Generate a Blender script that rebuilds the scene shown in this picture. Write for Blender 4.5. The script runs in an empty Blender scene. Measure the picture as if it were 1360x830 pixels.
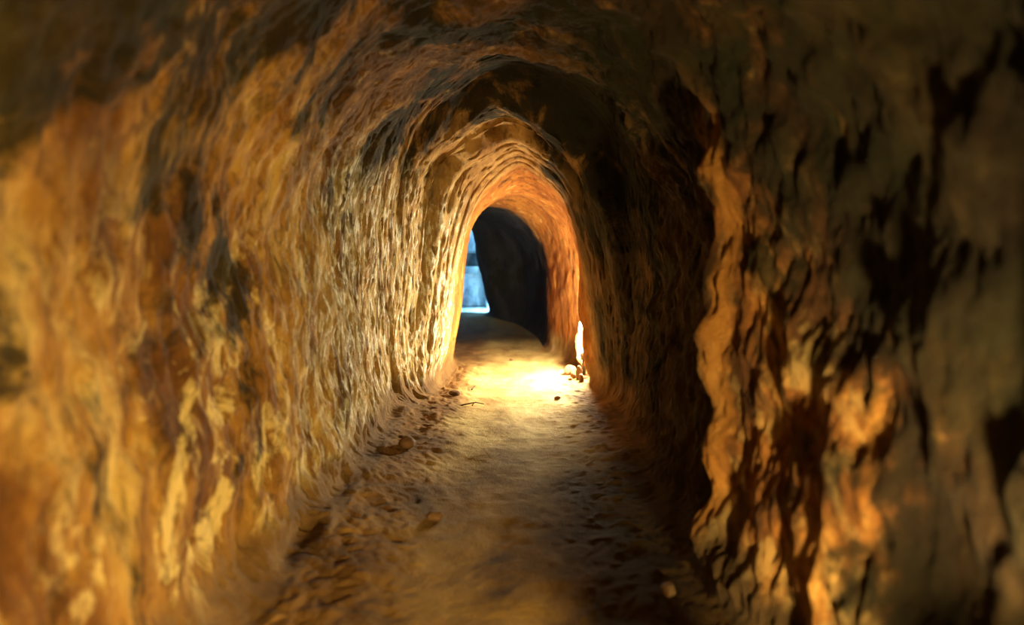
import bpy, bmesh, math, random
import numpy as np
from mathutils import Vector

random.seed(7)
SC = bpy.context.scene
COL = SC.collection

# ------------------------------------------------------------------ camera, world, exposure
EYE = 0.75          # a crouching visitor's eye height in a low tunnel
FPX = 900.0
cam_data = bpy.data.cameras.new('camera')
cam = bpy.data.objects.new('camera', cam_data)
COL.objects.link(cam)
SC.camera = cam
cam.location = (0, 0, EYE)
cam.rotation_euler = (math.radians(90), 0, 0)
cam_data.sensor_width = 36.0
cam_data.lens = 36.0 * FPX / 1360.0
cam_data.shift_x = (680 - 695) / 1360.0
cam_data.shift_y = (330 - 415) / 1360.0
cam_data.clip_start = 0.02
cam_data.dof.use_dof = True
cam_data.dof.focus_distance = 2.9
cam_data.dof.aperture_fstop = 1.6

world = bpy.data.worlds.new('daylight_sky')
SC.world = world
world.use_nodes = True
bg = world.node_tree.nodes['Background']
bg.inputs['Color'].default_value = (0.20, 0.55, 0.92, 1)
bg.inputs['Strength'].default_value = 32.0

vs = SC.view_settings
SC.display_settings.display_device = 'sRGB'
vs.view_transform = 'Standard'
vs.look = 'None'
vs.gamma = 1.0
vs.exposure = 0.0
vs.use_curve_mapping = False
SC.cycles.use_denoising = True
SC.cycles.max_bounces = 8
SC.cycles.diffuse_bounces = 6
SC.cycles.sample_clamp_indirect = 6.0

ARCH_LAMP_POWER = 1500.0      # emission strength of the lamp standing in the archway
NEAR_LAMP_POWER = 2150.0      # emission strength of the lamp on the floor beside the camera
NEAR_LAMP_AT = (0.43, 0.40, 0.0)

# ------------------------------------------------------------------ noise
_rng = np.random.RandomState(11)
_perm = _rng.permutation(256)
_perm = np.concatenate([_perm, _perm, _perm]).astype(np.int32)
_g = _rng.normal(size=(256, 3)).astype(np.float32)
_g /= np.linalg.norm(_g, axis=1)[:, None]


def perlin(x, y, z):
    x = np.asarray(x, np.float32); y = np.asarray(y, np.float32); z = np.asarray(z, np.float32)
    xi = np.floor(x).astype(np.int32); yi = np.floor(y).astype(np.int32); zi = np.floor(z).astype(np.int32)
    xf = x - xi; yf = y - yi; zf = z - zi
    xi &= 255; yi &= 255; zi &= 255
    u = xf * xf * xf * (xf * (xf * 6 - 15) + 10)
    v = yf * yf * yf * (yf * (yf * 6 - 15) + 10)
    w = zf * zf * zf * (zf * (zf * 6 - 15) + 10)

    def grad(dx, dy, dz):
        h = _perm[_perm[_perm[(xi + dx) & 255] + ((yi + dy) & 255)] + ((zi + dz) & 255)]
        g = _g[h]
        return g[..., 0] * (xf - dx) + g[..., 1] * (yf - dy) + g[..., 2] * (zf - dz)

    def lerp(a, b, t): return a + (b - a) * t
    x00 = lerp(grad(0, 0, 0), grad(1, 0, 0), u)
    x10 = lerp(grad(0, 1, 0), grad(1, 1, 0), u)
    x01 = lerp(grad(0, 0, 1), grad(1, 0, 1), u)
    x11 = lerp(grad(0, 1, 1), grad(1, 1, 1), u)
    return lerp(lerp(x00, x10, v), lerp(x01, x11, v), w) * 1.6


def fbm(x, y, z, octaves=3, gain=0.5):
    s = 0; a = 1.0; f = 1.0
    for i in range(octaves):
        s = s + a * perlin(x * f + 7.3 * i, y * f - 3.1 * i, z * f + 1.7 * i)
        a *= gain; f *= 2.03
    return s


def smooth(a, b, x):
    t = np.clip((x - a) / (b - a), 0, 1)
    return t * t * (3 - 2 * t)


def gauss(x, c, s): return np.exp(-((x - c) / s) ** 2)


# ------------------------------------------------------------------ materials
class N:
    """tiny node-graph helper"""
    def __init__(self, name):
        self.m = bpy.data.materials.new(name)
        self.m.use_nodes = True
        self.t = self.m.node_tree
        self.b = self.t.nodes['Principled BSDF']
        self.co = self.t.nodes.new('ShaderNodeTexCoord').outputs['Object']

    def new(self, kind, **kw):
        n = self.t.nodes.new(kind)
        for k, v in kw.items(): setattr(n, k, v)
        return n

    def link(self, a, b): self.t.links.new(a, b)

    def noise(self, scale, detail=4, rough=0.55, stretch=None, distort=0.0, offset=(0, 0, 0)):
        n = self.new('ShaderNodeTexNoise')
        n.inputs['Scale'].default_value = scale
        n.inputs['Detail'].default_value = detail
        n.inputs['Roughness'].default_value = rough
        n.inputs['Distortion'].default_value = distort
        mp = self.new('ShaderNodeMapping')
        mp.inputs['Scale'].default_value = stretch or (1, 1, 1)
        mp.inputs['Location'].default_value = offset
        self.link(self.co, mp.inputs['Vector'])
        self.link(mp.outputs[0], n.inputs['Vector'])
        return n.outputs['Fac']

    def range(self, v, a, b, lo=0.0, hi=1.0):
        n = self.new('ShaderNodeMapRange', interpolation_type='SMOOTHSTEP')
        self.link(v, n.inputs['Value'])
        for k, x in zip(('From Min', 'From Max', 'To Min', 'To Max'), (a, b, lo, hi)):
            n.inputs[k].default_value = x
        return n.outputs[0]

    def mul(self, a, b, op='MULTIPLY'):
        n = self.new('ShaderNodeMath', operation=op)
        for i, v in enumerate((a, b)):
            if isinstance(v, (int, float)): n.inputs[i].default_value = v
            else: self.link(v, n.inputs[i])
        return n.outputs[0]

    def ramp(self, v, stops):
        n = self.new('ShaderNodeValToRGB')
        e = n.color_ramp.elements
        while len(e) < len(stops): e.new(0.5)
        for el, (p, c) in zip(e, stops):
            el.position = p; el.color = (*c, 1)
        self.link(v, n.inputs[0])
        return n.outputs[0]

    def mix(self, fac, a, b):
        n = self.new('ShaderNodeMix', data_type='RGBA')
        if isinstance(fac, (int, float)): n.inputs[0].default_value = fac
        else: self.link(fac, n.inputs[0])
        for i, v in ((6, a), (7, b)):
            if isinstance(v, tuple): n.inputs[i].default_value = (*v, 1)
            else: self.link(v, n.inputs[i])
        return n.outputs[2]

    def axis(self, k):
        n = self.new('ShaderNodeSeparateXYZ')
        self.link(self.co, n.inputs[0])
        return n.outputs[k]

    def finish(self, color, rough=0.85, bump=None, strength=0.5, dist=0.01, spec=0.3):
        if isinstance(color, tuple): self.b.inputs['Base Color'].default_value = (*color, 1)
        else: self.link(color, self.b.inputs['Base Color'])
        if isinstance(rough, float): self.b.inputs['Roughness'].default_value = rough
        else: self.link(rough, self.b.inputs['Roughness'])
        self.b.inputs['Specular IOR Level'].default_value = spec
        if bump is not None:
            n = self.new('ShaderNodeBump')
            n.inputs['Strength'].default_value = strength
            n.inputs['Distance'].default_value = dist
            self.link(bump, n.inputs['Height'])
            self.link(n.outputs[0], self.b.inputs['Normal'])
        return self.m


def clay(name, dark, pal):
    """plain clay of one palette"""
    g = N(name)
    base = g.ramp(g.noise(4.2, 6, 0.6, (1, 1, 0.55), 0.4), pal)
    fine = g.noise(38, 5, 0.6, (1, 1, 0.35))
    base = g.mix(g.range(fine, 0.52, 0.72, 0, 0.5), base, dark)
    bmp = g.mul(g.noise(55, 6, 0.65, (1, 1.3, 0.3)), g.noise(160, 4, 0.6, (1, 1, 0.5)), 'ADD')
    return g.finish(base, 0.8, bmp, 0.5, 0.012, 0.3)


def earth(g):
    """trodden sand in the middle of the path, loose brown soil at its sides, shade painted in towards the near right wall"""
    x, y = g.axis(0), g.axis(1)
    n = g.noise(5, 7, 0.6, (1, 0.7, 1), 0.3)
    w = g.mul(g.mul(g.noise(4.0, 4, 0.6, None, 0, (2, 6, 3)), 0.5, 'SUBTRACT'), 0.35)
    wx = g.mul(g.mul(x, 0.04, 'ADD'), w, 'ADD')
    path = g.ramp(n, [(0.3, (0.26, 0.15, 0.045)), (0.5, (0.45, 0.31, 0.105)), (0.68, (0.60, 0.45, 0.18))])
    side = g.ramp(n, [(0.3, (0.085, 0.042, 0.013)), (0.5, (0.19, 0.098, 0.030)), (0.7, (0.34, 0.19, 0.06))])
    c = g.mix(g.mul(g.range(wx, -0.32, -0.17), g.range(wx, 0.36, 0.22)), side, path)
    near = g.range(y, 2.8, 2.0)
    c = g.mix(g.mul(near, 0.75), c, side)  # duller foreground path paints in the lamp light's falloff
    c = g.mix(g.mul(g.mul(g.range(wx, 0.0, 0.25), near), 0.85), c, (0.030, 0.018, 0.007))  # near-black mix paints the shadow on the near right floor
    c = g.mix(g.mul(g.range(g.mul(y, w, 'ADD'), 5.0, 5.5), 0.85), c, (0.035, 0.026, 0.014))  # floor darkened past the archway as painted shade
    return g.mix(g.range(g.noise(70, 4, 0.6), 0.58, 0.78, 0, 0.5), c, (0.09, 0.045, 0.015))


def tunnel_clay(name):
    """one body of clay: ochre on the left, darkened for shade on the right, darker overhead, fresh-cut in the archway, shade painted in beyond"""
    g = N(name)
    x, y, z = g.axis(0), g.axis(1), g.axis(2)
    wander = g.mul(g.noise(3.0, 4, 0.6), 0.5, 'SUBTRACT')
    wx = g.mul(x, g.mul(wander, 0.5), 'ADD'); wy = g.mul(y, g.mul(wander, 0.5), 'ADD'); wz = g.mul(z, g.mul(wander, 0.5), 'ADD')
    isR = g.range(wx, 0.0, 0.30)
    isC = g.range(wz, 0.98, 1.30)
    isA = g.mul(g.range(wy, 2.85, 3.25), g.range(wy, 5.25, 4.9))
    isA = g.mul(isA, g.range(g.mul(g.range(wx, 0.02, 0.22), g.range(wy, 3.62, 3.40)), 0, 1, 1, 0.06))  # right side of the arch kept dark as painted shade
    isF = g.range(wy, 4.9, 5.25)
    isJ = g.mul(g.range(g.mul(y, g.mul(wander, 0.08), 'ADD'), 3.63, 3.69), g.range(wy, 5.25, 4.9))
    n = g.noise(4.6, 7, 0.62, (1, 1, 0.55), 0.5)
    base = g.ramp(n, [(0.30, (0.060, 0.021, 0.006)), (0.43, (0.19, 0.074, 0.014)), (0.55, (0.42, 0.205, 0.038)), (0.70, (0.76, 0.52, 0.16))])
    right = g.ramp(n, [(0.36, (0.022, 0.011, 0.004)), (0.48, (0.070, 0.027, 0.008)), (0.57, (0.24, 0.092, 0.019)), (0.68, (0.50, 0.24, 0.052))])  # darker palette puts the right wall's shade into its colour
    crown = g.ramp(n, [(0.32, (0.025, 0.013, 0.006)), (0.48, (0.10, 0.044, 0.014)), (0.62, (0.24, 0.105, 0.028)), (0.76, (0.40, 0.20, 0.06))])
    cutc = g.ramp(n, [(0.28, (0.17, 0.062, 0.014)), (0.45, (0.36, 0.175, 0.046)), (0.60, (0.54, 0.31, 0.10)), (0.75, (0.72, 0.50, 0.22))])
    far = g.ramp(n, [(0.30, (0.006, 0.006, 0.008)), (0.5, (0.012, 0.012, 0.015)), (0.75, (0.032, 0.030, 0.034))])  # near-black tones paint the unlit passage's shade
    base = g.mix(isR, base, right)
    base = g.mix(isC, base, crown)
    base = g.mix(isA, base, cutc)
    jam = g.ramp(n, [(0.28, (0.15, 0.045, 0.008)), (0.5, (0.36, 0.125, 0.018)), (0.72, (0.50, 0.21, 0.036))])
    base = g.mix(isJ, base, jam)
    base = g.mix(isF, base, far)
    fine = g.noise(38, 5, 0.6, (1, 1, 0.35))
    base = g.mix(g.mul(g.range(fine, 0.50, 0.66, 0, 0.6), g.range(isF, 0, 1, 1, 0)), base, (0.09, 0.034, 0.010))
    keep = g.mul(g.range(isF, 0, 1, 1, 0), g.range(isC, 0, 1, 1, 0.35))
    keep = g.mul(keep, g.range(isR, 0, 1, 1, 0.5))
    base = g.mix(g.mul(keep, g.range(g.noise(19, 4, 0.6, (1, 1, 0.4), 0, (3, 1, 8)), 0.55, 0.72, 0, 0.65)), base, (0.74, 0.46, 0.15))
    blot = g.range(g.noise(10, 6, 0.66, (1, 1, 0.62), 0.6, (7, 3, 2)), 0.50, 0.61)
    blot = g.mul(g.mul(blot, g.range(isR, 0, 1, 1, 0.25)), g.mul(g.range(wz, 0.95, 0.5), g.mul(g.range(wy, 2.4, 1.8), g.range(wy, 0.75, 1.05))))
    base = g.mix(g.mul(blot, 0.9), base, (0.84, 0.62, 0.24))
    pit = g.range(g.noise(7.5, 6, 0.66, (1, 1, 0.6), 0.6, (1, 8, 5)), 0.56, 0.66)
    base = g.mix(g.mul(g.mul(pit, g.range(wy, 2.6, 1.6)), 0.75), base, (0.085, 0.032, 0.008))
    # olive clay darkened as the nose's painted shade; nose edge lightened as if lit
    nose_shade = g.mul(isR, g.mul(g.range(y, 1.50, 1.75), g.range(wy, 3.75, 3.55)))
    base = g.mix(g.mul(nose_shade, 0.75), base, (0.075, 0.048, 0.016))
    nz_ = g.new('ShaderNodeMath', operation='ABSOLUTE')
    g.link(g.mul(g.mul(y, g.mul(wander, 0.12), 'ADD'), 1.455, 'SUBTRACT'), nz_.inputs[0])
    nose_light = g.mul(g.mul(isR, g.range(nz_.outputs[0], 0.042, 0.014)), g.range(wz, 1.2, 0.95))
    # mossy blotches, massed right, overhead and near the camera to paint in shade
    st = g.noise(2.6, 8, 0.68, (1, 1, 0.7), 0.7, (4.1, 2.2, 0.7))
    dk = g.mul(g.mul(isR, 0.065), g.mul(isC, 0.05), 'ADD')
    dk = g.mul(dk, g.mul(g.range(z, 0.55, 1.0), 0.035), 'ADD')
    dk = g.mul(dk, g.mul(g.mul(g.range(wz, 0.50, 0.95), g.range(wy, 1.9, 1.0)), 0.085), 'ADD')
    dk = g.mul(dk, g.mul(g.range(wy, 1.1, 0.6), 0.045), 'ADD')
    dk = g.mul(dk, g.mul(g.mul(isC, g.range(y, 2.2, 2.7)), 0.08), 'ADD')  # painted shade in the hollow above the arch lip
    dk = g.mul(dk, g.mul(isA, -0.12), 'ADD')
    dk = g.mul(dk, g.mul(g.mul(isR, g.range(wy, 1.15, 0.70)), 0.13), 'ADD')
    st = g.range(g.mul(st, dk, 'ADD'), 0.545, 0.65)
    moss_shade = g.ramp(g.noise(6.0, 3, 0.5, None, 0, (9, 9, 9)), [(0.35, (0.010, 0.006, 0.002)), (0.65, (0.009, 0.011, 0.003))])
    base = g.mix(g.mul(st, 0.92), base, moss_shade)
    base = g.mix(g.mul(nose_light, 0.7), base, (0.36, 0.155, 0.028))
    # pale lime crust on the carved left wall, whitened to paint in lamp highlights
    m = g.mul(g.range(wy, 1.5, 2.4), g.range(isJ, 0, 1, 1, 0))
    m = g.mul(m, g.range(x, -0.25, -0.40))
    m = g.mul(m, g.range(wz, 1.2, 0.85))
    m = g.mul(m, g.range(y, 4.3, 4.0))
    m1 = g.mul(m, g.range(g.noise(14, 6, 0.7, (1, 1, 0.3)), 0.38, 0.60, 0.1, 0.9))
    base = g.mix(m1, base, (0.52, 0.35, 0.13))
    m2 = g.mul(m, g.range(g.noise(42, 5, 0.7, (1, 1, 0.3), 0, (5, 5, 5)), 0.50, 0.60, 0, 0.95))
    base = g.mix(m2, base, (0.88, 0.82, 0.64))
    streak = g.range(g.noise(34, 5, 0.6, (1, 1, 0.10), 0, (2, 2, 7)), 0.56, 0.66)
    base = g.mix(g.mul(g.mul(m, streak), 0.75), base, (0.10, 0.045, 0.013))
    # trodden soil banked against the wall foot
    soil = g.range(g.mul(z, g.mul(wander, 0.25), 'ADD'), 0.20, 0.10)
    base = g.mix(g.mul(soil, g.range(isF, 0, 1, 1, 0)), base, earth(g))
    bmp = g.mul(g.noise(48, 9, 0.72, (1, 1.2, 0.55)), g.noise(150, 5, 0.7), 'ADD')
    return g.finish(base, 0.85, bmp, 0.85, 0.016, 0.2)


def sand(name):
    g = N(name)
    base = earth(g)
    bmp = g.mul(g.noise(40, 6, 0.65), g.noise(190, 3, 0.6), 'ADD')
    return g.finish(base, 0.95, bmp, 0.5, 0.012, 0.15)


def plain(name, c, rough=0.6, metal=0.0, var=0.3):
    g = N(name)
    d = tuple(x * (1 - var) for x in c)
    col = g.ramp(g.noise(45, 4), [(0.35, d), (0.65, c)])
    g.b.inputs['Metallic'].default_value = metal
    return g.finish(col, rough, g.noise(120, 3), 0.25, 0.003)


def glow(name, c, strength):
    g = N(name)
    g.b.inputs['Base Color'].default_value = (0.9, 0.9, 0.85, 1)
    g.b.inputs['Emission Color'].default_value = (*c, 1)
    # slightly uneven frosted glass
    v = g.range(g.noise(20, 1), 0.2, 0.8, strength * 0.95, strength * 1.05)
    g.link(v, g.b.inputs['Emission Strength'])
    return g.m


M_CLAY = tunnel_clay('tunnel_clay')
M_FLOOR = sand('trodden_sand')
M_LIME = clay('pale_lime_plaster', (0.3, 0.3, 0.28), [(0.36, (0.10, 0.13, 0.16)), (0.48, (0.42, 0.46, 0.47)), (0.62, (0.85, 0.85, 0.80))])
M_STONE = plain('ochre_stone', (0.60, 0.40, 0.19), 0.85)
M_STONE_D = plain('brown_stone', (0.16, 0.08, 0.03), 0.85)
M_STONE_B = plain('buff_stone', (0.30, 0.19, 0.085), 0.85)
M_TWIG = plain('dry_wood', (0.10, 0.055, 0.025), 0.85)
M_METAL = plain('rusty_metal', (0.12, 0.08, 0.05), 0.55, 0.6)

# ------------------------------------------------------------------ tunnel cross sections (metres)
# per station along the tunnel: floor middle, then clockwise seen from the camera over left wall, crown, right wall
ST = [
 (-1.2, [(-.05,0),(-.34,.01),(-.53,.07),(-.61,.3),(-.65,.65),(-.61,1.0),(-.39,1.3),(-.05,1.42),(.28,1.3),(.50,1.0),(.56,.65),(.54,.3),(.46,.07),(.28,.01)]),
 (0.4,  [(-.05,0),(-.34,.01),(-.53,.07),(-.61,.3),(-.65,.65),(-.61,1.0),(-.39,1.3),(-.05,1.42),(.28,1.3),(.50,1.0),(.56,.65),(.54,.3),(.46,.07),(.28,.01)]),
 (1.0,  [(-.05,0),(-.34,.01),(-.53,.06),(-.60,.3),(-.64,.65),(-.60,1.0),(-.39,1.3),(-.05,1.42),(.28,1.3),(.50,1.0),(.54,.65),(.51,.3),(.45,.06),(.28,.01)]),
 (1.45, [(-.05,0),(-.34,.01),(-.53,.06),(-.60,.3),(-.63,.65),(-.59,1.0),(-.39,1.29),(-.05,1.41),(.25,1.29),(.44,1.0),(.455,.65),(.44,.3),(.41,.06),(.27,.01)]),
 (1.75, [(-.05,0),(-.33,.01),(-.53,.06),(-.60,.3),(-.62,.65),(-.58,1.0),(-.39,1.28),(-.05,1.41),(.26,1.29),(.46,1.0),(.50,.65),(.48,.3),(.43,.06),(.27,.0)]),
 (2.2,  [(-.05,0),(-.33,.0),(-.53,.06),(-.58,.3),(-.61,.65),(-.57,1.0),(-.38,1.27),(-.05,1.40),(.25,1.28),(.46,1.0),(.51,.65),(.49,.3),(.44,.06),(.27,0)]),
 (2.75, [(-.05,0),(-.33,.0),(-.54,.06),(-.60,.3),(-.62,.65),(-.58,1.02),(-.42,1.36),(-.08,1.54),(.25,1.42),(.46,1.07),(.51,.65),(.49,.3),(.44,.06),(.26,0)]),
 (2.97, [(-.05,0),(-.33,.0),(-.54,.06),(-.59,.3),(-.59,.65),(-.54,1.06),(-.40,1.34),(-.10,1.53),(.23,1.41),(.42,1.10),(.48,.68),(.48,.3),(.44,.05),(.26,0)]),
 (3.06, [(-.05,0),(-.33,.0),(-.51,.05),(-.57,.3),(-.55,.68),(-.48,1.08),(-.325,1.245),(-.12,1.375),(.105,1.27),(.265,1.08),(.40,.70),(.455,.3),(.43,.05),(.25,0)]),
 (3.22, [(-.05,0),(-.32,.0),(-.49,.05),(-.53,.3),(-.50,.68),(-.43,1.08),(-.28,1.25),(-.09,1.335),(.11,1.26),(.27,1.06),(.38,.70),(.43,.3),(.42,.04),(.25,0)]),
 (3.30, [(-.05,0),(-.32,.0),(-.475,.04),(-.475,.3),(-.425,.68),(-.35,1.04),(-.21,1.20),(-.055,1.263),(.10,1.20),(.22,1.06),(.345,.70),(.40,.3),(.405,.04),(.24,0)]),
 (3.65, [(-.04,0),(-.31,.0),(-.450,.03),(-.395,.3),(-.350,.68),(-.275,.95),(-.17,1.10),(-.02,1.188),(.13,1.10),(.25,.94),(.315,.65),(.375,.3),(.385,.03),(.24,0)]),
 (4.1,  [(-.04,0),(-.30,.0),(-.430,.03),(-.395,.3),(-.345,.68),(-.295,.92),(-.19,1.03),(-.02,1.09),(.14,1.03),(.27,.90),(.34,.65),(.365,.3),(.365,.03),(.24,0)]),
 (4.6,  [(-.10,0),(-.38,.0),(-.50,.04),(-.54,.3),(-.52,.68),(-.42,.90),(-.24,1.06),(-.04,1.10),(.11,1.03),(.215,.88),(.27,.62),(.275,.3),(.255,.04),(.13,0)]),
 (5.0,  [(-.20,0),(-.48,.0),(-.60,.04),(-.64,.3),(-.62,.68),(-.52,.90),(-.37,1.05),(-.15,1.06),(.015,.98),(.13,.81),(.19,.58),(.20,.3),(.18,.04),(.05,0)]),
 (5.4,  [(-.30,0.02),(-.56,.02),(-.72,.06),(-.76,.3),(-.74,.68),(-.64,.92),(-.47,1.06),(-.24,1.06),(-.06,.97),(.07,.81),(.15,.58),(.165,.3),(.14,.06),(-.02,.02)]),
 (6.0,  [(-.50,.05),(-.80,.05),(-.98,.09),(-1.02,.3),(-1.0,.68),(-.90,.95),(-.70,1.08),(-.50,1.09),(-.28,1.01),(-.11,.85),(-.01,.62),(.02,.3),(.0,.09),(-.2,.05)]),
 (6.4,  [(-.77,.12),(-1.0,.12),(-1.20,.14),(-1.24,.3),(-1.22,.68),(-1.12,.95),(-1.0,1.12),(-.80,1.2),(-.62,1.14),(-.505,.97),(-.44,.68),(-.365,.32),(-.33,.14),(-.55,.12)]),
 (6.62, [(-.77,.13),(-1.0,.13),(-1.20,.14),(-1.24,.3),(-1.22,.68),(-1.12,.95),(-1.0,1.12),(-.80,1.2),(-.62,1.14),(-.505,.97),(-.44,.68),(-.365,.32),(-.33,.14),(-.55,.13)]),
]
SD = np.array([s[0] for s in ST])
SP = np.array([s[1] for s in ST])            # (n, 14, 2)
NP = SP.shape[1]
PER = 46
NS = NP * PER                                # columns round the section


def pchip(xs, ys, x):
    h = np.diff(xs)
    d = (ys[1:] - ys[:-1]) / h[:, None]
    m = np.zeros_like(ys)
    for i in range(1, len(xs) - 1):
        a, b = d[i - 1], d[i]
        w1, w2 = 2 * h[i] + h[i - 1], h[i] + 2 * h[i - 1]
        ok = a * b > 0
        with np.errstate(divide='ignore', invalid='ignore'):
            hm = (w1 + w2) / (w1 / a + w2 / b)
        m[i] = np.where(ok, hm, 0)
    m[0] = d[0]; m[-1] = d[-1]
    k = np.clip(np.searchsorted(xs, x, side='right') - 1, 0, len(xs) - 2)
    t = ((x - xs[k]) / h[k])[:, None]
    hk = h[k][:, None]
    return ((2*t**3 - 3*t**2 + 1) * ys[k] + (t**3 - 2*t**2 + t) * hk * m[k]
            + (-2*t**3 + 3*t**2) * ys[k+1] + (t**3 - t**2) * hk * m[k+1])


TD = np.arange(-1.2, 6.6201, 0.002)
ctrl = pchip(SD, SP.reshape(len(SD), -1), TD).reshape(len(TD), NP, 2)
u = np.arange(NS) / PER
ki = np.floor(u).astype(int); tt = (u - ki)[None, :, None]
P = [ctrl[:, (ki + o) % NP] for o in (-1, 0, 1, 2)]
TAB = 0.5 * (2*P[1] + (P[2]-P[0])*tt + (2*P[0]-5*P[1]+4*P[2]-P[3])*tt**2 + (3*P[1]-P[0]-3*P[2]+P[3])*tt**3)
TAB = TAB.astype(np.float32)


def section(d):
    """tunnel wall (x, z) for an array d[rows, NS] of stations"""
    f = np.clip((d + 1.2) / 0.002, 0, len(TD) - 1.001)
    k = f.astype(int); t = (f - k)[..., None]
    c = np.arange(NS)[None, :]
    return TAB[k, c] * (1 - t) + TAB[k + 1, c] * t


rows = np.concatenate([np.arange(-1.2, 0.3, 0.04), np.arange(0.3, 1.2, 0.0065), np.arange(1.2, 2.7, 0.0052),
                       np.arange(2.7, 3.2, 0.004), np.arange(3.2, 3.7, 0.0026), np.arange(3.7, 4.2, 0.004), np.arange(4.2, 6.62, 0.013), [6.62]])
NR = len(rows)
D = np.repeat(rows[:, None], NS, 1).astype(np.float32)
U = np.repeat(u[None, :], NR, 0)              # 0..14 round the section
base0 = section(D)
X0, Z0 = base0[..., 0], base0[..., 1]
left = smooth(2.0, 2.6, U) * (1 - smooth(6.2, 7.4, U))
right = smooth(6.6, 7.8, U) * (1 - smooth(11.6, 12.2, U))
crown = smooth(4.8, 6.2, U) * (1 - smooth(8.0, 9.4, U))
wall = smooth(1.7, 2.4, U) * (1 - smooth(11.8, 12.4, U))
floorw = 1 - wall

# carved ribs of the archway: the section shrinks in terraces between 3.24 and 3.68
wob = 0.030 * fbm(U * 0.9, np.zeros_like(U), D * 1.5, 2) + 0.010 * perlin(U * 4, D * 3, U * 0 + 2.2)
A0, A1, NRIB = 3.23, 3.66, 5
ta = np.clip((D + wob - A0) / (A1 - A0), 0, 1)
q = ta * NRIB
fr = q - np.floor(q)
stair = (np.floor(q) + smooth(0.05, 0.95, fr)) / NRIB
stair = np.where(ta >= 1, 1, stair)
Dm = np.where((ta > 0) & (ta < 1), A0 + (A1 - A0) * (0.25 * ta + 0.75 * stair) - wob * (1 - ta) * 0, D)
Dm = D + (Dm - D) * wall
XZ = section(Dm)
X, Z = XZ[..., 0], XZ[..., 1]

G = np.stack([X, D, Z], -1)
dr = np.gradient(G, axis=0)
dc = np.roll(G, -1, 1) - np.roll(G, 1, 1)
Nn = np.cross(dr, dc)
Nn /= np.linalg.norm(Nn, axis=-1, keepdims=True) + 1e-9
cen = np.array([X.mean(), 0.0, 0.6])
# make normals point into the tunnel
cx = XZ[..., 0].mean(1)[:, None]; cz = 0.55
sgn = np.sign((cx - X) * Nn[..., 0] + (cz - Z) * Nn[..., 2]).mean()
if sgn < 0: Nn = -Nn

near = 1 - smooth(2.4, 2.9, D)
disp = np.zeros_like(D)
disp += wall * (0.035 * near + 0.010) * fbm(G[..., 0] * 2.6, G[..., 1] * 2.6, G[..., 2] * 2.2, 2)
ribz = smooth(3.10, 3.24, D) * (1 - smooth(3.68, 3.8, D)) * smooth(3.2, 4.4, U) * (1 - smooth(9.8, 11, U))
disp += wall * (0.010 * near + 0.006) * fbm(G[..., 0] * 8, G[..., 1] * 8, G[..., 2] * 6 + 3, 2) * (1 + 0.9 * right)
# upright pick strokes
lean = G[..., 1] + 0.10 * G[..., 2]
st1 = perlin(lean * 26, G[..., 2] * 4.0, G[..., 0] * 4)
st2 = perlin(lean * 62, G[..., 2] * 10.0, G[..., 0] * 6 + 4)
stroke = smooth(0.8, 1.8, D) * (1 - smooth(3.25, 3.7, D))
disp += wall * stroke * (1 - 0.8 * ribz) * (0.006 * st1 * smooth(1.7, 2.6, D) + 0.0030 * st1 + 0.0050 * st2) * (1 - 0.55 * crown)
disp += wall * (0.0035 + 0.0030 * near + 0.004 * near * right) * (1 - 0.6 * ribz) * fbm(G[..., 0] * 27, G[..., 1] * 30, G[..., 2] * 11, 3, 0.6)
rut = np.clip(perlin(lean * 21, G[..., 2] * 1.3, G[..., 0] * 2 + 6) - 0.12, 0, 1)
disp -= wall * left * stroke * smooth(2.0, 2.5, D) * (1 - 0.8 * ribz) * 0.030 * rut
# sharp chisel nicks
nick = np.clip(perlin(lean * 75, G[..., 2] * 18, G[..., 0] * 9) - 0.36, 0, 1)
disp -= wall * stroke * 0.045 * nick
# carved grooves between ribs
groove = gauss(fr, 0.22, 0.13) * (ta > 0.02) * (ta < 0.98)
disp -= wall * 0.060 * groove * smooth(-0.5, 0.4, perlin(U * 2.2, D * 2, D * 0)) * smooth(3.0, 4.4, U) * (1 - smooth(9.5, 11, U))
disp -= wall * 0.028 * gauss(D + wob, 3.20, 0.035) * smooth(4.2, 5.2, U) * (1 - smooth(7.6, 9.4, U))
# the upright nose on the right wall
nose = 1.47 + 0.05 * (G[..., 2] - 0.6) + 0.05 * perlin(G[..., 2] * 2.5, 3.3 + G[..., 2] * 0, G[..., 2] * 0)
disp += right * 0.040 * gauss(D, nose, 0.055) * (1 + 0.6 * perlin(G[..., 2] * 6, D * 4, D * 0))
# jamb bulge that half hides the archway lamp, and the pocket the lamp stands in
low = 1 - smooth(0.42, 0.75, G[..., 2])
rlow = right * low * smooth(0.0, 0.06, G[..., 2] + 0.05)
disp += rlow * 0.050 * gauss(D, 3.735, 0.055)
disp -= rlow * 0.030 * gauss(D, 3.875, 0.05)
disp += right * (1 - smooth(0.20, 0.36, G[..., 2])) * 0.065 * gauss(D, 4.01, 0.055)
disp -= right * 0.09 * gauss(D, 0.40, 0.11) * (1 - smooth(0.5, 0.8, G[..., 2]))
disp += right * 0.055 * gauss(D, 0.585, 0.07)  # unseen bump added to shade the right wall from the near lamp
# peg holes in the left jamb
for (hx, hd, hz, hr) in ((-.33, 3.84, .785, .012), (-.385, 3.84, .49, .012), (-.40, 3.78, .33, .007), (-.42, 3.95, .22, .006), (-.30, 3.78, .88, .007), (-.36, 3.9, .62, .006)):
    rr = np.sqrt(((D - hd) / 2.6) ** 2 + (G[..., 2] - hz) ** 2)
    disp -= left * 0.055 * np.exp(-(rr / hr) ** 4)
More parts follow.
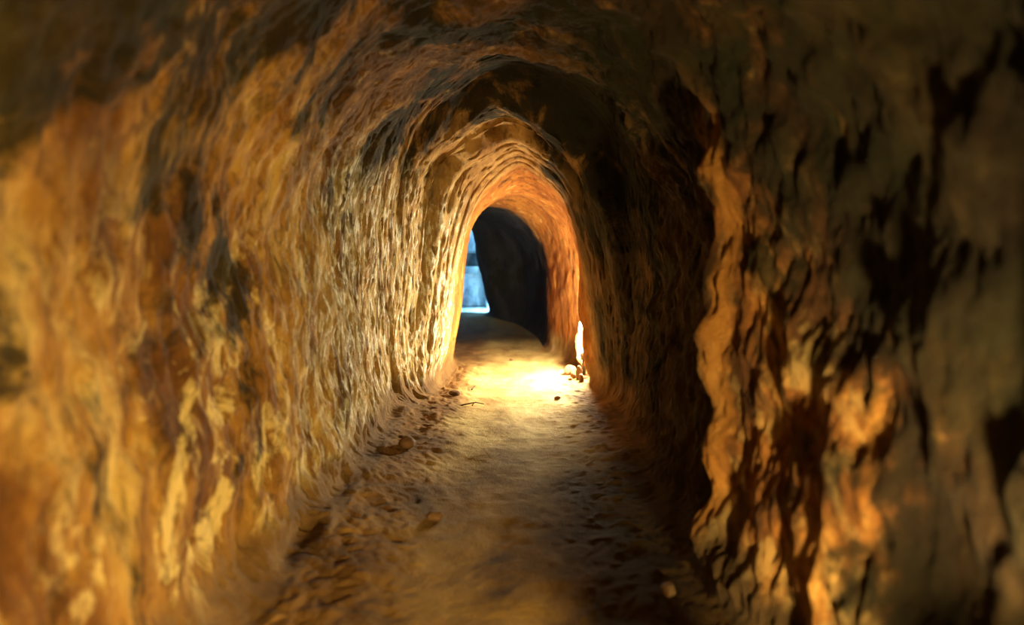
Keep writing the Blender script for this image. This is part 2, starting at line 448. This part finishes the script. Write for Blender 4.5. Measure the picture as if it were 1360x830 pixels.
# floor: hollow path, loose soil, foot marks, undercut wall bases
fx, fy = G[..., 0], D
fl = 0.010 * fbm(fx * 4, fy * 3, 1.5 + 0 * fx, 2) + 0.0030 * fbm(fx * 15, fy * 13, 4.5 + 0 * fx, 3)
rough_bank = smooth(0.10, 0.33, np.abs(fx + 0.05)) * (D < 4.3)
bank_amp = np.where(fx < -0.05, 1.0, 0.55)
fl += rough_bank * bank_amp * (0.020 + 0.009 * fbm(fx * 8, fy * 7, 2.5 + 0 * fx, 3) + 0.006 * np.abs(perlin(fx * 25, fy * 22, fx * 0)))
fl += 0.15 * gauss(D, 0.80, 0.10) * smooth(0.29, 0.345, fx)  # unseen mound added to keep near lamp light off the right floor
lump = np.clip(perlin(fx * 28, fy * 28, 8.1 + 0 * fx) - 0.25, 0, 1)
fl += 0.010 * lump * (0.08 + rough_bank)
disp = disp + floorw * fl
cut = gauss(U, 2.05, 0.16)
disp -= cut * 0.030 * smooth(-0.3, 0.5, fbm(D * 3.5, D * 0, D * 0 + 7, 2)) * (D < 3.2)
disp -= 0.012 * gauss(U, 7.0, 0.45) * smooth(2.95, 3.05, D) * (1 - smooth(3.7, 4.1, D))
disp *= smooth(6.6, 6.3, D) * 0.85 + 0.15

V = (G + Nn * disp[..., None]).astype(np.float32)
# smooth shading normals of the finished surface
dr = np.gradient(V, axis=0); dc = np.roll(V, -1, 1) - np.roll(V, 1, 1)
VN = np.cross(dr, dc); VN /= np.linalg.norm(VN, axis=-1, keepdims=True) + 1e-9
if sgn < 0: VN = -VN


def mesh_from(name, verts, quads, mats, normals=None):
    me = bpy.data.meshes.new(name)
    me.vertices.add(len(verts)); me.vertices.foreach_set('co', verts.astype(np.float32).ravel())
    n = len(quads)
    me.loops.add(n * 4); me.loops.foreach_set('vertex_index', quads.astype(np.int32).ravel())
    me.polygons.add(n); me.polygons.foreach_set('loop_start', np.arange(0, n * 4, 4, dtype=np.int32))
    me.update(calc_edges=True)
    me.polygons.foreach_set('use_smooth', np.ones(n, bool))
    me.materials.append(mats)
    if normals is not None: me.normals_split_custom_set_from_vertices(normals.astype(np.float32))
    me.update()
    return me


def patch(name, r0, r1, c0, c1, mat, parent=None, structure=False):
    """a stretch of the tunnel skin: rows r0..r1, columns c0..c1 (columns wrap)"""
    cols = np.arange(c0, c1 + 1) % NS
    rr = np.arange(r0, r1 + 1)
    v = V[rr[:, None], cols[None, :]].reshape(-1, 3)
    nn = VN[rr[:, None], cols[None, :]].reshape(-1, 3)
    w = len(cols)
    i = (np.arange(len(rr) - 1)[:, None] * w + np.arange(w - 1)[None, :]).ravel()
    quads = np.stack([i, i + 1, i + w + 1, i + w], 1)
    if sgn > 0: quads = quads[:, ::-1]
    o = bpy.data.objects.new(name, mesh_from(name, v, quads, mat, nn))
    COL.objects.link(o)
    if parent: o.parent = parent
    if structure: o['kind'] = 'structure'
    return o


def tag(o, label=None, cat=None, group=None, kind=None):
    if label: o['label'] = label
    if cat: o['category'] = cat
    if group: o['group'] = group
    if kind: o['kind'] = kind
    return o


def empty(name, loc=(0, 0, 0)):
    o = bpy.data.objects.new(name, None); COL.objects.link(o); o.location = loc
    o.empty_display_size = 0.05
    return o


def row(y): return int(np.argmin(np.abs(rows - y)))


cF = int(1.72 * PER); cL = int(5.6 * PER); cR = int(8.4 * PER); cG = int(12.25 * PER)
rA, rB = row(2.94), row(4.16)
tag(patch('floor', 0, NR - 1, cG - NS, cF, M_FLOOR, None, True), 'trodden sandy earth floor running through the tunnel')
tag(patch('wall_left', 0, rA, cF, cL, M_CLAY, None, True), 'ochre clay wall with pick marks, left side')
tag(patch('ceiling', 0, rA, cL, cR, M_CLAY, None, True), 'dark clay vault over the passage')
tag(patch('wall_right', 0, rA, cR, cG, M_CLAY, None, True), 'dark clay wall, shade in its colour, with rough orange patches, right side')
arch = empty('archway', (0, 3.0, 0))
tag(arch, 'hand carved clay archway narrowing in stepped ribs', kind='structure')
cuts = [2.94, 3.215] + [A0 + (A1 - A0) * k / NRIB for k in range(1, NRIB + 1)]
ids = [row(c) for c in cuts] + [rB]
for k in range(len(ids) - 1):
    nm = 'arch_lip' if k == 0 else ('jamb' if k == len(ids) - 2 else 'arch_rib')
    o = patch(nm, ids[k], ids[k + 1], cF, cG, M_CLAY)
    o.parent = arch; o.matrix_parent_inverse = arch.matrix_world.inverted()
    o.location = (0, 0, 0)
    o.matrix_parent_inverse.translation = (0, -3.0, 0)
rC = row(5.08)
tag(patch('inner_passage', rB, rC, cF, cG, M_CLAY, None, True), 'orange clay passage lining just inside the archway')
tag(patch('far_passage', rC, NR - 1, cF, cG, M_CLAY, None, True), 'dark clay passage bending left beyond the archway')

# closed end behind the camera
ring = V[0]
c0 = ring.mean(0)
me = bpy.data.meshes.new('wall_back')
kk = 9
pts = [c0 + np.array([0, -0.35, 0])]
for j in range(1, kk + 1):
    f = j / kk
    for i in range(0, NS, 4):
        p = c0 + (ring[i] - c0) * f
        p = p + np.array([0, -0.35 * (1 - f * f) + 0.05 * (1 - f) * math.sin(i * 0.11 + j), 0])
        pts.append(p)
nr_ = len(range(0, NS, 4))
faces = [(0, 1 + i, 1 + (i + 1) % nr_) for i in range(nr_)]
for j in range(kk - 1):
    for i in range(nr_):
        a = 1 + j * nr_ + i; b = 1 + j * nr_ + (i + 1) % nr_
        faces.append((a, a + nr_, b + nr_, b))
me.from_pydata([tuple(map(float, p)) for p in pts], [], faces); me.materials.append(M_CLAY)
wb = bpy.data.objects.new('wall_back', me); COL.objects.link(wb); tag(wb, 'closed clay end behind the visitor', kind='structure')

# ------------------------------------------------------------------ daylit shaft at the far end
SX, SY, SZ0, SZ1 = -0.86, 7.11, 0.06, 2.3
door = V[-1]
shaft = empty('daylight_shaft', (SX, SY, SZ0)); tag(shaft, 'pale limed shaft open to daylight at the end of the passage', kind='structure')
na, nz = 260, 150
ang = np.linspace(0, 2 * math.pi, na, endpoint=False)
zz = np.linspace(SZ0 - 0.05, SZ1, nz)
AA, ZZ = np.meshgrid(ang, zz)
ca, sa = np.cos(AA), np.sin(AA)
wob2 = 1 + 0.035 * fbm(ca * 2, sa * 2, ZZ * 2.2, 3) * smooth(-0.9, -0.3, sa)
py = SY + 0.51 * np.sign(sa) * np.abs(sa) ** 0.4 * wob2
px = SX + (0.55 - 0.15 * (py - 6.6)) * np.sign(ca) * np.abs(ca) ** 0.4 * wob2
dsec = door[:, [0, 2]]


def inside(poly, x, z):
    r = np.zeros(x.shape, bool)
    j = len(poly) - 1
    for i in range(len(poly)):
        xi, zi = poly[i]; xj, zj = poly[j]
        with np.errstate(divide='ignore', invalid='ignore'):
            hit = ((zi > z) != (zj > z)) & (x < (xj - xi) * (z - zi) / (zj - zi + 1e-12) + xi)
        r ^= hit
        j = i
    return r


# the front half is pushed to the passage mouth so that the two meet
front = np.sin(AA) < 0
sv = np.stack([px - SX, py - SY, ZZ - SZ0], -1).reshape(-1, 3)
ii = []
hole = inside(dsec[::6], px, ZZ) & front
for j in range(nz - 1):
    for i in range(na):
        i2 = (i + 1) % na
        if hole[j, i] or hole[j, i2] or hole[j + 1, i] or hole[j + 1, i2]: continue
        ii.append((j * na + i, j * na + i2, (j + 1) * na + i2, (j + 1) * na + i))
so = bpy.data.objects.new('shaft_wall', mesh_from('shaft_wall', sv, np.array(ii), M_LIME)); COL.objects.link(so); so.parent = shaft


def rough_box(name, size, mat, parent, loc, amp=0.008, cutn=14, seed=0.0, rot=0.0):
    bm = bmesh.new()
    bmesh.ops.create_cube(bm, size=1)
    bmesh.ops.bevel(bm, geom=bm.edges[:], offset=0.05, segments=2, affect='EDGES', clamp_overlap=True)
    bmesh.ops.subdivide_edges(bm, edges=[e for e in bm.edges if e.calc_length() > 0.3], cuts=cutn, use_grid_fill=True)
    co = np.array([v.co[:] for v in bm.verts]) * np.array(size)
    n = fbm(co[:, 0] * 9 + seed, co[:, 1] * 9, co[:, 2] * 9, 3) * amp
    for v, c, k in zip(bm.verts, co, n):
        v.co = Vector(c) + Vector(c).normalized() * float(k)
    for f in bm.faces: f.smooth = True
    me = bpy.data.meshes.new(name); bm.to_mesh(me); bm.free()
    me.materials.append(mat)
    o = bpy.data.objects.new(name, me); COL.objects.link(o)
    o.parent = parent; o.location = loc; o.rotation_euler = (0, 0, rot)
    return o


# flange round the passage mouth, closing it against the shaft
sel = np.arange(0, NS, 4)
o3 = door[sel]; cc = o3.mean(0)
fl_v = []
for k, (e, yy) in enumerate(((0.0, 0.0), (0.012, 0.008), (0.06, -0.004), (0.09, -0.012))):
    dv = o3 - cc; ln = np.linalg.norm(dv[:, [0, 2]], axis=1)[:, None]
    fl_v.append(o3 + dv / ln * e + np.array([0, yy, 0]))
fl_v = np.concatenate(fl_v) - np.array([SX, SY, SZ0]); m_ = len(sel)
fq = [(k * m_ + i, k * m_ + (i + 1) % m_, (k + 1) * m_ + (i + 1) % m_, (k + 1) * m_ + i) for k in range(3) for i in range(m_)]
fo = bpy.data.objects.new('mouth_surround', mesh_from('mouth_surround', fl_v, np.array(fq), M_LIME)); COL.objects.link(fo); fo.parent = shaft
# shaft floor, riser with projecting ledge, upper step overhanging a dark gap
rough_box('shaft_floor', (1.2, 1.2, 0.12), M_LIME, shaft, (0, 0.08, -0.005), 0.004)
rough_box('step', (0.95, 0.40, 0.40), M_LIME, shaft, (0, 0.42, 0.24), 0.012, seed=3)
rough_box('ledge', (0.95, 0.44, 0.07), M_LIME, shaft, (0, 0.40, 0.455), 0.006, seed=6)
rough_box('step', (0.95, 0.36, 0.26), M_LIME, shaft, (0, 0.46, 0.77), 0.010, seed=9)

# ------------------------------------------------------------------ things


def obj_bm(name, bm, mat, parent=None, smooth_=True):
    me = bpy.data.meshes.new(name)
    for f in bm.faces: f.smooth = smooth_
    bm.to_mesh(me); bm.free(); me.materials.append(mat)
    o = bpy.data.objects.new(name, me); COL.objects.link(o)
    if parent: o.parent = parent
    return o


def lathe(profile, n=28):
    bm = bmesh.new()
    rings = []
    for r, z in profile:
        if r < 1e-6: rings.append([bm.verts.new((0, 0, z))])
        else: rings.append([bm.verts.new((r * math.cos(2 * math.pi * i / n), r * math.sin(2 * math.pi * i / n), z)) for i in range(n)])
    for a, b in zip(rings, rings[1:]):
        for i in range(n):
            j = (i + 1) % n
            if len(a) == 1 and len(b) == 1: continue
            if len(a) == 1: bm.faces.new((a[0], b[j], b[i]))
            elif len(b) == 1: bm.faces.new((a[i], a[j], b[0]))
            else: bm.faces.new((a[i], a[j], b[j], b[i]))
    bmesh.ops.recalc_face_normals(bm, faces=bm.faces[:])
    return bm


def ground(x, y, rad=0.015):
    """height of the finished floor at a point"""
    k = row(y)
    cols = np.r_[0:cF, cG:NS]
    seg = V[max(0, k - 3):k + 4][:, cols].reshape(-1, 3)
    dd = (seg[:, 0] - x) ** 2 + (seg[:, 1] - y) ** 2
    near_ = seg[np.argsort(dd)[:9]]
    return float(near_[:, 2].mean())


def lamp(name, loc, label, power, color, r=0.030, h0=0.15, h1=0.35):
    t = empty(name, loc); tag(t, label, 'lamp')
    obj_bm('base', lathe([(0, 0), (0.042, 0), (0.045, 0.006), (0.042, 0.014), (0.015, 0.020), (0.0, 0.020)]), M_METAL, t)
    obj_bm('stem', lathe([(0, 0.016), (0.010, 0.016), (0.010, h0 - 0.035), (0, h0 - 0.035)]), M_METAL, t)
    obj_bm('socket', lathe([(0, h0 - 0.045), (0.018, h0 - 0.045), (0.022, h0 - 0.03), (0.022, h0 - 0.004), (0.019, h0), (0, h0)]), M_METAL, t)
    hh = h1 - h0
    prof = [(0, h0), (0.016, h0)] + [(r * math.sin(math.radians(a)) ** 0.6, h0 + hh * (0.5 - 0.5 * math.cos(math.radians(a)))) for a in range(38, 180, 12)] + [(0, h1)]
    obj_bm('bulb', lathe(prof), glow('lamp_glass' if power > 0 else 'glass', color, power), t)
    return t


g0 = ground(0.33, 3.86)
lamp('floor_lamp', (0.347, 3.865, g0 - 0.004), 'slim glowing bulb lamp standing at the right foot of the archway', ARCH_LAMP_POWER, (1.0, 0.91, 0.64))
gx = ground(NEAR_LAMP_AT[0], NEAR_LAMP_AT[1])
lamp('floor_lamp', (NEAR_LAMP_AT[0], NEAR_LAMP_AT[1], gx - 0.004), 'glowing bulb lamp on the floor near the visitor, out of frame', NEAR_LAMP_POWER, (1.0, 0.72, 0.27), 0.03, 0.07, 0.17)


def stone(name, x, y, size, label, group, mat, seed, sink=0.25, z=None, cat='stone'):
    bm = bmesh.new()
    bmesh.ops.create_icosphere(bm, subdivisions=3, radius=1)
    rnd = random.Random(seed)
    planes = [(Vector((rnd.uniform(-1, 1), rnd.uniform(-1, 1), rnd.uniform(-1, 1))).normalized(), rnd.uniform(0.62, 0.9)) for _ in range(9)]
    for v in bm.verts:
        for n, d in planes:
            k = v.co.dot(n) - d
            if k > 0: v.co -= n * k * 0.9
        v.co *= 1 + 0.05 * rnd.uniform(-1, 1)
        v.co = Vector((v.co.x * size[0], v.co.y * size[1], v.co.z * size[2]))
    o = obj_bm(name, bm, mat)
    o.location = (x, y, (ground(x, y) if z is None else z) + size[2] * (1 - sink) * 0.8)
    o.rotation_euler = (0, 0, rnd.uniform(0, 6.28))
    tag(o, label, cat, group)
    return o


lampst = 'stones heaped round the archway lamp'
stone('stone', 0.275, 3.95, (.036, .040, .040), 'largest brown stone, just behind the archway lamp', lampst, M_STONE_D, 1)
stone('stone', 0.312, 3.80, (.020, .018, .050), 'narrow brown stone upright in front of the archway lamp', lampst, M_STONE_D, 2)
stone('stone', 0.285, 3.845, (.024, .022, .026), 'lump of brown clay left of the archway lamp', lampst, M_STONE_D, 3)
stone('stone', 0.320, 3.735, (.018, .020, .028), 'small brown stone at the foot of the lamp jamb', lampst, M_STONE_D, 4)
stone('stone', 0.262, 3.79, (.014, .012, .010), 'flat pebble on the bright sand left of the lamp stones', lampst, M_STONE_D, 5)
fl_ = 'clods scattered on the tunnel floor'
stone('clod', -0.34, 3.36, (.030, .022, .016), 'brown clod at the left foot of the archway', fl_, M_STONE_D, 11, cat='clod')
stone('clod', -0.24, 1.86, (.028, .020, .016), 'reddish clod on the path, left of middle in the foreground', fl_, M_STONE_D, 12, cat='clod')
stone('stone', 0.305, 1.42, (.026, .016, .012), 'buff flat stone in the dark lower right corner of the path', fl_, M_STONE_B, 13, cat='stone')
stone('clod', -0.08, 4.55, (.016, .012, .008), 'dark pebble on the bright sand beyond the archway', fl_, M_STONE_D, 14, cat='clod')
stone('clod', 0.17, 3.35, (.018, .012, .010), 'small clod on bright sand before the lamp', fl_, M_STONE_D, 15, cat='clod')
stone('clod', -0.42, 2.45, (.035, .03, .024), 'rounded clod in the crevice at the left wall foot', fl_, M_STONE_D, 16, cat='clod')


def twig(x, y, ang, L, label, fork=True):
    rnd = random.Random(int(x * 1000))
    t = bpy.data.curves.new('twig', 'CURVE'); t.dimensions = '3D'; t.bevel_depth = 0.004; t.bevel_resolution = 2; t.use_fill_caps = True

    def arm(p, a, l, r):
        s = t.splines.new('POLY'); n = 7; s.points.add(n - 1)
        for i in range(n):
            f = i / (n - 1)
            s.points[i].co = (p[0] + math.cos(a + 0.25 * f) * l * f, p[1] + math.sin(a + 0.25 * f) * l * f, 0.004 + 0.012 * math.sin(f * 3.1) + rnd.uniform(-.002, .002), 1)
            s.points[i].radius = r * (1 - 0.6 * f)
    arm((0, 0), 0, L, 1)
    if fork: arm((L * 0.5, L * .06), 0.8, L * 0.4, 0.6)
    tmp = bpy.data.objects.new('twig', t)
    COL.objects.link(tmp)
    me = bpy.data.meshes.new_from_object(tmp.evaluated_get(bpy.context.evaluated_depsgraph_get()))
    bpy.data.objects.remove(tmp)
    me.materials.clear(); me.materials.append(M_TWIG); me.name = 'twig'
    o = bpy.data.objects.new('twig', me); COL.objects.link(o)
    o.location = (x, y, ground(x + math.cos(ang) * L / 2, y + math.sin(ang) * L / 2) + 0.002); o.rotation_euler = (0, 0, ang)
    tag(o, label, 'twig', 'twigs at the archway foot')


twig(-0.30, 3.18, 0.1, 0.12, 'dark dry twig lying across the sand at the left archway foot')
twig(-0.27, 3.55, 1.2, 0.09, 'short crooked twig beside the left jamb, farther in', False)
